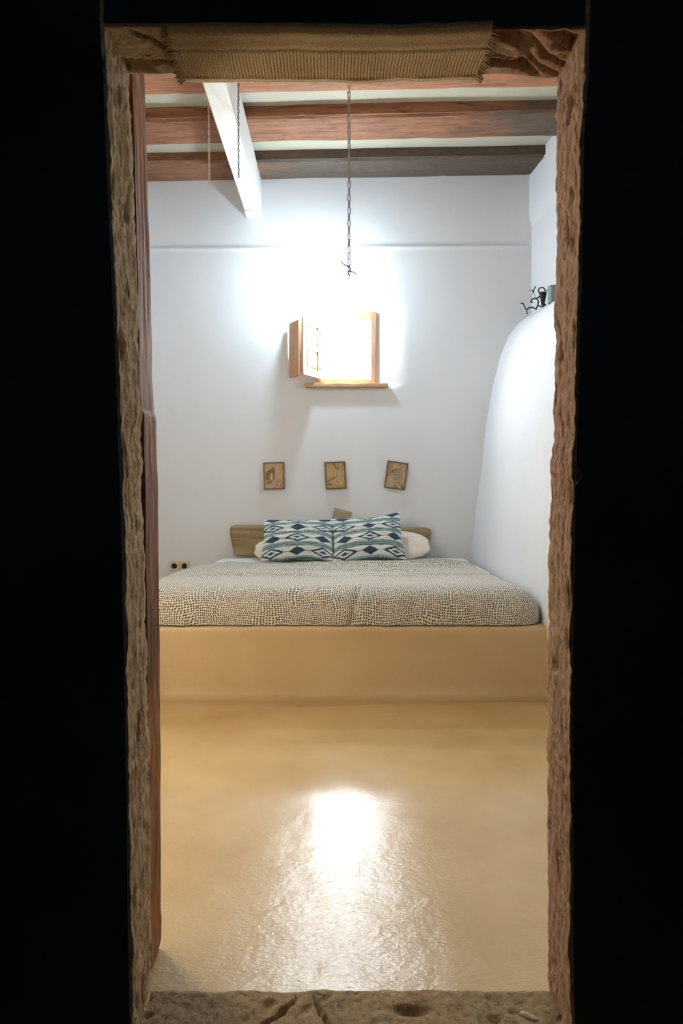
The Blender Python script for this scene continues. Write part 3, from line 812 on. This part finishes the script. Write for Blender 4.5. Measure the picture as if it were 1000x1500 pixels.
for (cpx, cpy, wpx, hpx, rot, art, lab, fc) in (
        (401, 697.2, 30.5, 40, -1.5, art1, 'small framed sepia picture of a dark house, left above the bed', 'frame_brown'),
        (491, 696.5, 30.5, 40.5, -3, art2, 'small framed golden sepia picture of a cliff, middle above the bed', 'frame_brown'),
        (580, 696.5, 30.5, 40.5, 8, art3, 'small framed sepia picture hanging tilted, right above the bed', 'frame_brown')):
    c_ = P(cpx, cpy, 5.43); t = thing('framed_picture', lab, 'picture', c_, 'small pictures above the bed'); t.rotation_euler = (0, math.radians(rot), 0)
    w_, h_ = wpx*5.43/F, hpx*5.43/F; e = .0125
    f = MB()
    f.box(-w_/2, w_/2, -.008, .012, h_/2-e, h_/2, .002); f.box(-w_/2, w_/2, -.008, .012, -h_/2, -h_/2+e, .002)
    f.box(-w_/2, -w_/2+e, -.008, .012, -h_/2+e*.9, h_/2-e*.9, .002); f.box(w_/2-e, w_/2, -.008, .012, -h_/2+e*.9, h_/2-e*.9, .002)
    f.build('frame', M[fc], t)
    nu, nv = 40, 56; V = [(-w_/2+e+(w_-2*e)*i/(nu-1), -.001, -h_/2+e+(h_-2*e)*j/(nv-1)) for j in range(nv) for i in range(nu)]
    bfi = len(V); V += [(-w_/2+e, .008, -h_/2+e), (w_/2-e, .008, -h_/2+e), (w_/2-e, .008, h_/2-e), (-w_/2+e, .008, h_/2-e)]
    me = bpy.data.meshes.new('print'); me.from_pydata(V, [], grid_faces(nv, nu)+[(bfi, bfi+1, bfi+2, bfi+3)]); me.update()
    at = me.color_attributes.new('col', 'FLOAT_COLOR', 'POINT')
    for k in range(nu*nv): at.data[k].color = (*[max(0, q) for q in art((k % nu)/(nu-1), (k//nu)/(nv-1))], 1)
    link('print', me, M['print'], t, False)

# ------------------------------------------------------------------ wall sockets
t = thing('wall_socket', 'double cream wall socket low on the back wall left of the bed', 'socket', P(263, 829, 5.44))
for cxp in (-.043, .043):
    o = MB().box(cxp-.041, cxp+.041, -.012, .012, -.041, .041, .004).build('socket_plate', M['cream_plastic'], t)
    k = MB(); k.lathe([(.030, 0), (.030, .003), (.026, .003), (.024, .0)], (0, 0, 0), 20)
    k.V = [(x+cxp, -.012-z, y) for (x, y, z) in k.V]
    k.build('socket_ring', M['cream_plastic'], o, True)
    h = MB()
    for dx in (-.010, .010): h.tube([(cxp+dx, -.0125, .0), (cxp+dx, -.0165, .0)], .0055, 10)
    h.tube([(cxp, -.0125, .018), (cxp, -.0165, .018)], .004, 8); h.tube([(cxp, -.0125, -.018), (cxp, -.0165, -.018)], .004, 8)
    h.build('socket_hole', M['hole'], o)

# ------------------------------------------------------------------ iron ornaments on the ledge
def Q(a, b, D=5.0): return P(740+a*.14, 380+b*.14, D)
def curve(pts, n=8):
    pts = [Vector(p) for p in pts]; out = []
    for i in range(len(pts)-1):
        p0 = pts[max(0, i-1)]; p1 = pts[i]; p2 = pts[i+1]; p3 = pts[min(len(pts)-1, i+2)]
        for k in range(n):
            s = k/n; out.append(.5*((2*p1)+(p2-p0)*s+(2*p0-5*p1+4*p2-p3)*s*s+(-p0+3*p1-3*p2+p3)*s**3))
    out.append(pts[-1]); return out
t = thing('iron_candle_holder', 'curly black wrought iron candle holder on the ledge of the right wall', 'candle holder', Q(300, 520))
a = MB()
a.tube(curve([Q(160, 458), Q(185, 462), Q(200, 495), Q(220, 530), Q(225, 550), Q(230, 572)]), .0048, 8)
a.tube(curve([Q(220, 528), Q(258, 502), Q(300, 508), Q(322, 520), Q(338, 470), Q(345, 440), Q(330, 415), Q(300, 408), Q(272, 430), Q(268, 450), Q(285, 448)]), .0055, 8)
a.tube(curve([Q(300, 412), Q(340, 400), Q(372, 372), Q(400, 350)]), .0055, 8)
a.tube(curve([Q(335, 480), Q(360, 488), Q(385, 496), Q(425, 470)]), .006, 8)
put(a.build('scroll', M['iron'], None, True), t)
a = MB(); cc = Q(380, 328); a.tube([cc+Vector((.026*math.cos(q), 0, .026*math.sin(q))) for q in np.linspace(0, 2*math.pi, 20)[:-1]], .0055, 8, True)
put(a.build('ring', M['iron'], None, True), t)
a = MB(); cc = Q(392, 480); a.lathe([(.012, 0), (.014, .004), (.016, .03), (.028, .085), (.030, .10), (.026, .10), (.014, .04)], cc, 18)
put(a.build('candle_cup', M['iron'], None, True), t)
a = MB(); a.tube(curve([Q(245, 325), Q(275, 322), Q(293, 330), Q(303, 305), Q(318, 280)]), [.002]*8+[.004]*16+[.005]*9, 6)
a.tube([Q(293, 330), Q(291, 350)], .006, 6); a.tube(curve([Q(285, 350), Q(268, 385), Q(272, 420)]), .0018, 6); a.tube(curve([Q(298, 350), Q(308, 380), Q(312, 405)]), .0018, 6)
put(a.build('bird_figure', M['iron'], None, True), t)
cc = Q(500, 462, 4.93)
t = thing('metal_can', 'grey green metal can on the ledge beside the iron candle holder', 'can', cc)
a = MB(); a.lathe([(.040, 0), (.041, .003), (.040, .006), (.040, .125), (.043, .128), (.043, .134), (.037, .134), (.036, .02), (.001, .018)], cc, 28)
o = put(a.build('can_body', M['zinc'], None, True), t); smooth_angle(o)
a = MB(); a.tube(curve([Q(460, 300, 4.93), Q(435, 322, 4.93), Q(415, 338, 4.93)]), .0045, 6); put(a.build('handle', M['zinc'], None, True), t)

# ------------------------------------------------------------------ loose bits on the doorway
a = MB(); D_ = 1.315
a.tube(curve([P(833, 680, 1.33), P(836, 686, D_), P(846, 689, D_-.02), P(851, 696, D_-.02), P(846, 706, D_-.02), P(840, 713, D_-.01), P(838, 724, D_), P(834, 736, 1.33)]), .0010, 5)
a.tube(curve([P(834, 684, 1.33), P(841, 684, D_-.01), P(850, 698, D_-.02), P(843, 710, D_-.02)]), .0006, 5)
tag(a.build('straw_strand', M['straw'], None, True), 'loose loop of dry straw sticking out of the right door jamb', 'straw')
a = MB(); cc = P(775, 1483, 1.385)
V = []
for i in range(7):
    ph = math.pi*i/6
    for j in range(12):
        th = 2*math.pi*j/12; k = 1+.2*n3(i*.9, j*.8, 2)
        v = Vector((.022*math.sin(ph)*math.cos(th)*k, .007*math.sin(ph)*math.sin(th)*k, .005*math.cos(ph)*k)); v.rotate(Matrix.Rotation(-.55, 3, 'Z')); V.append(v)
a.add(V, grid_faces(7, 12, True)); o = a.build('stone_chip', M['chip']); o.location = (cc.x, cc.y, sill_z(cc.x, cc.y)+.003)
tag(o, 'pale stone chip lying on the right end of the threshold', 'stone')
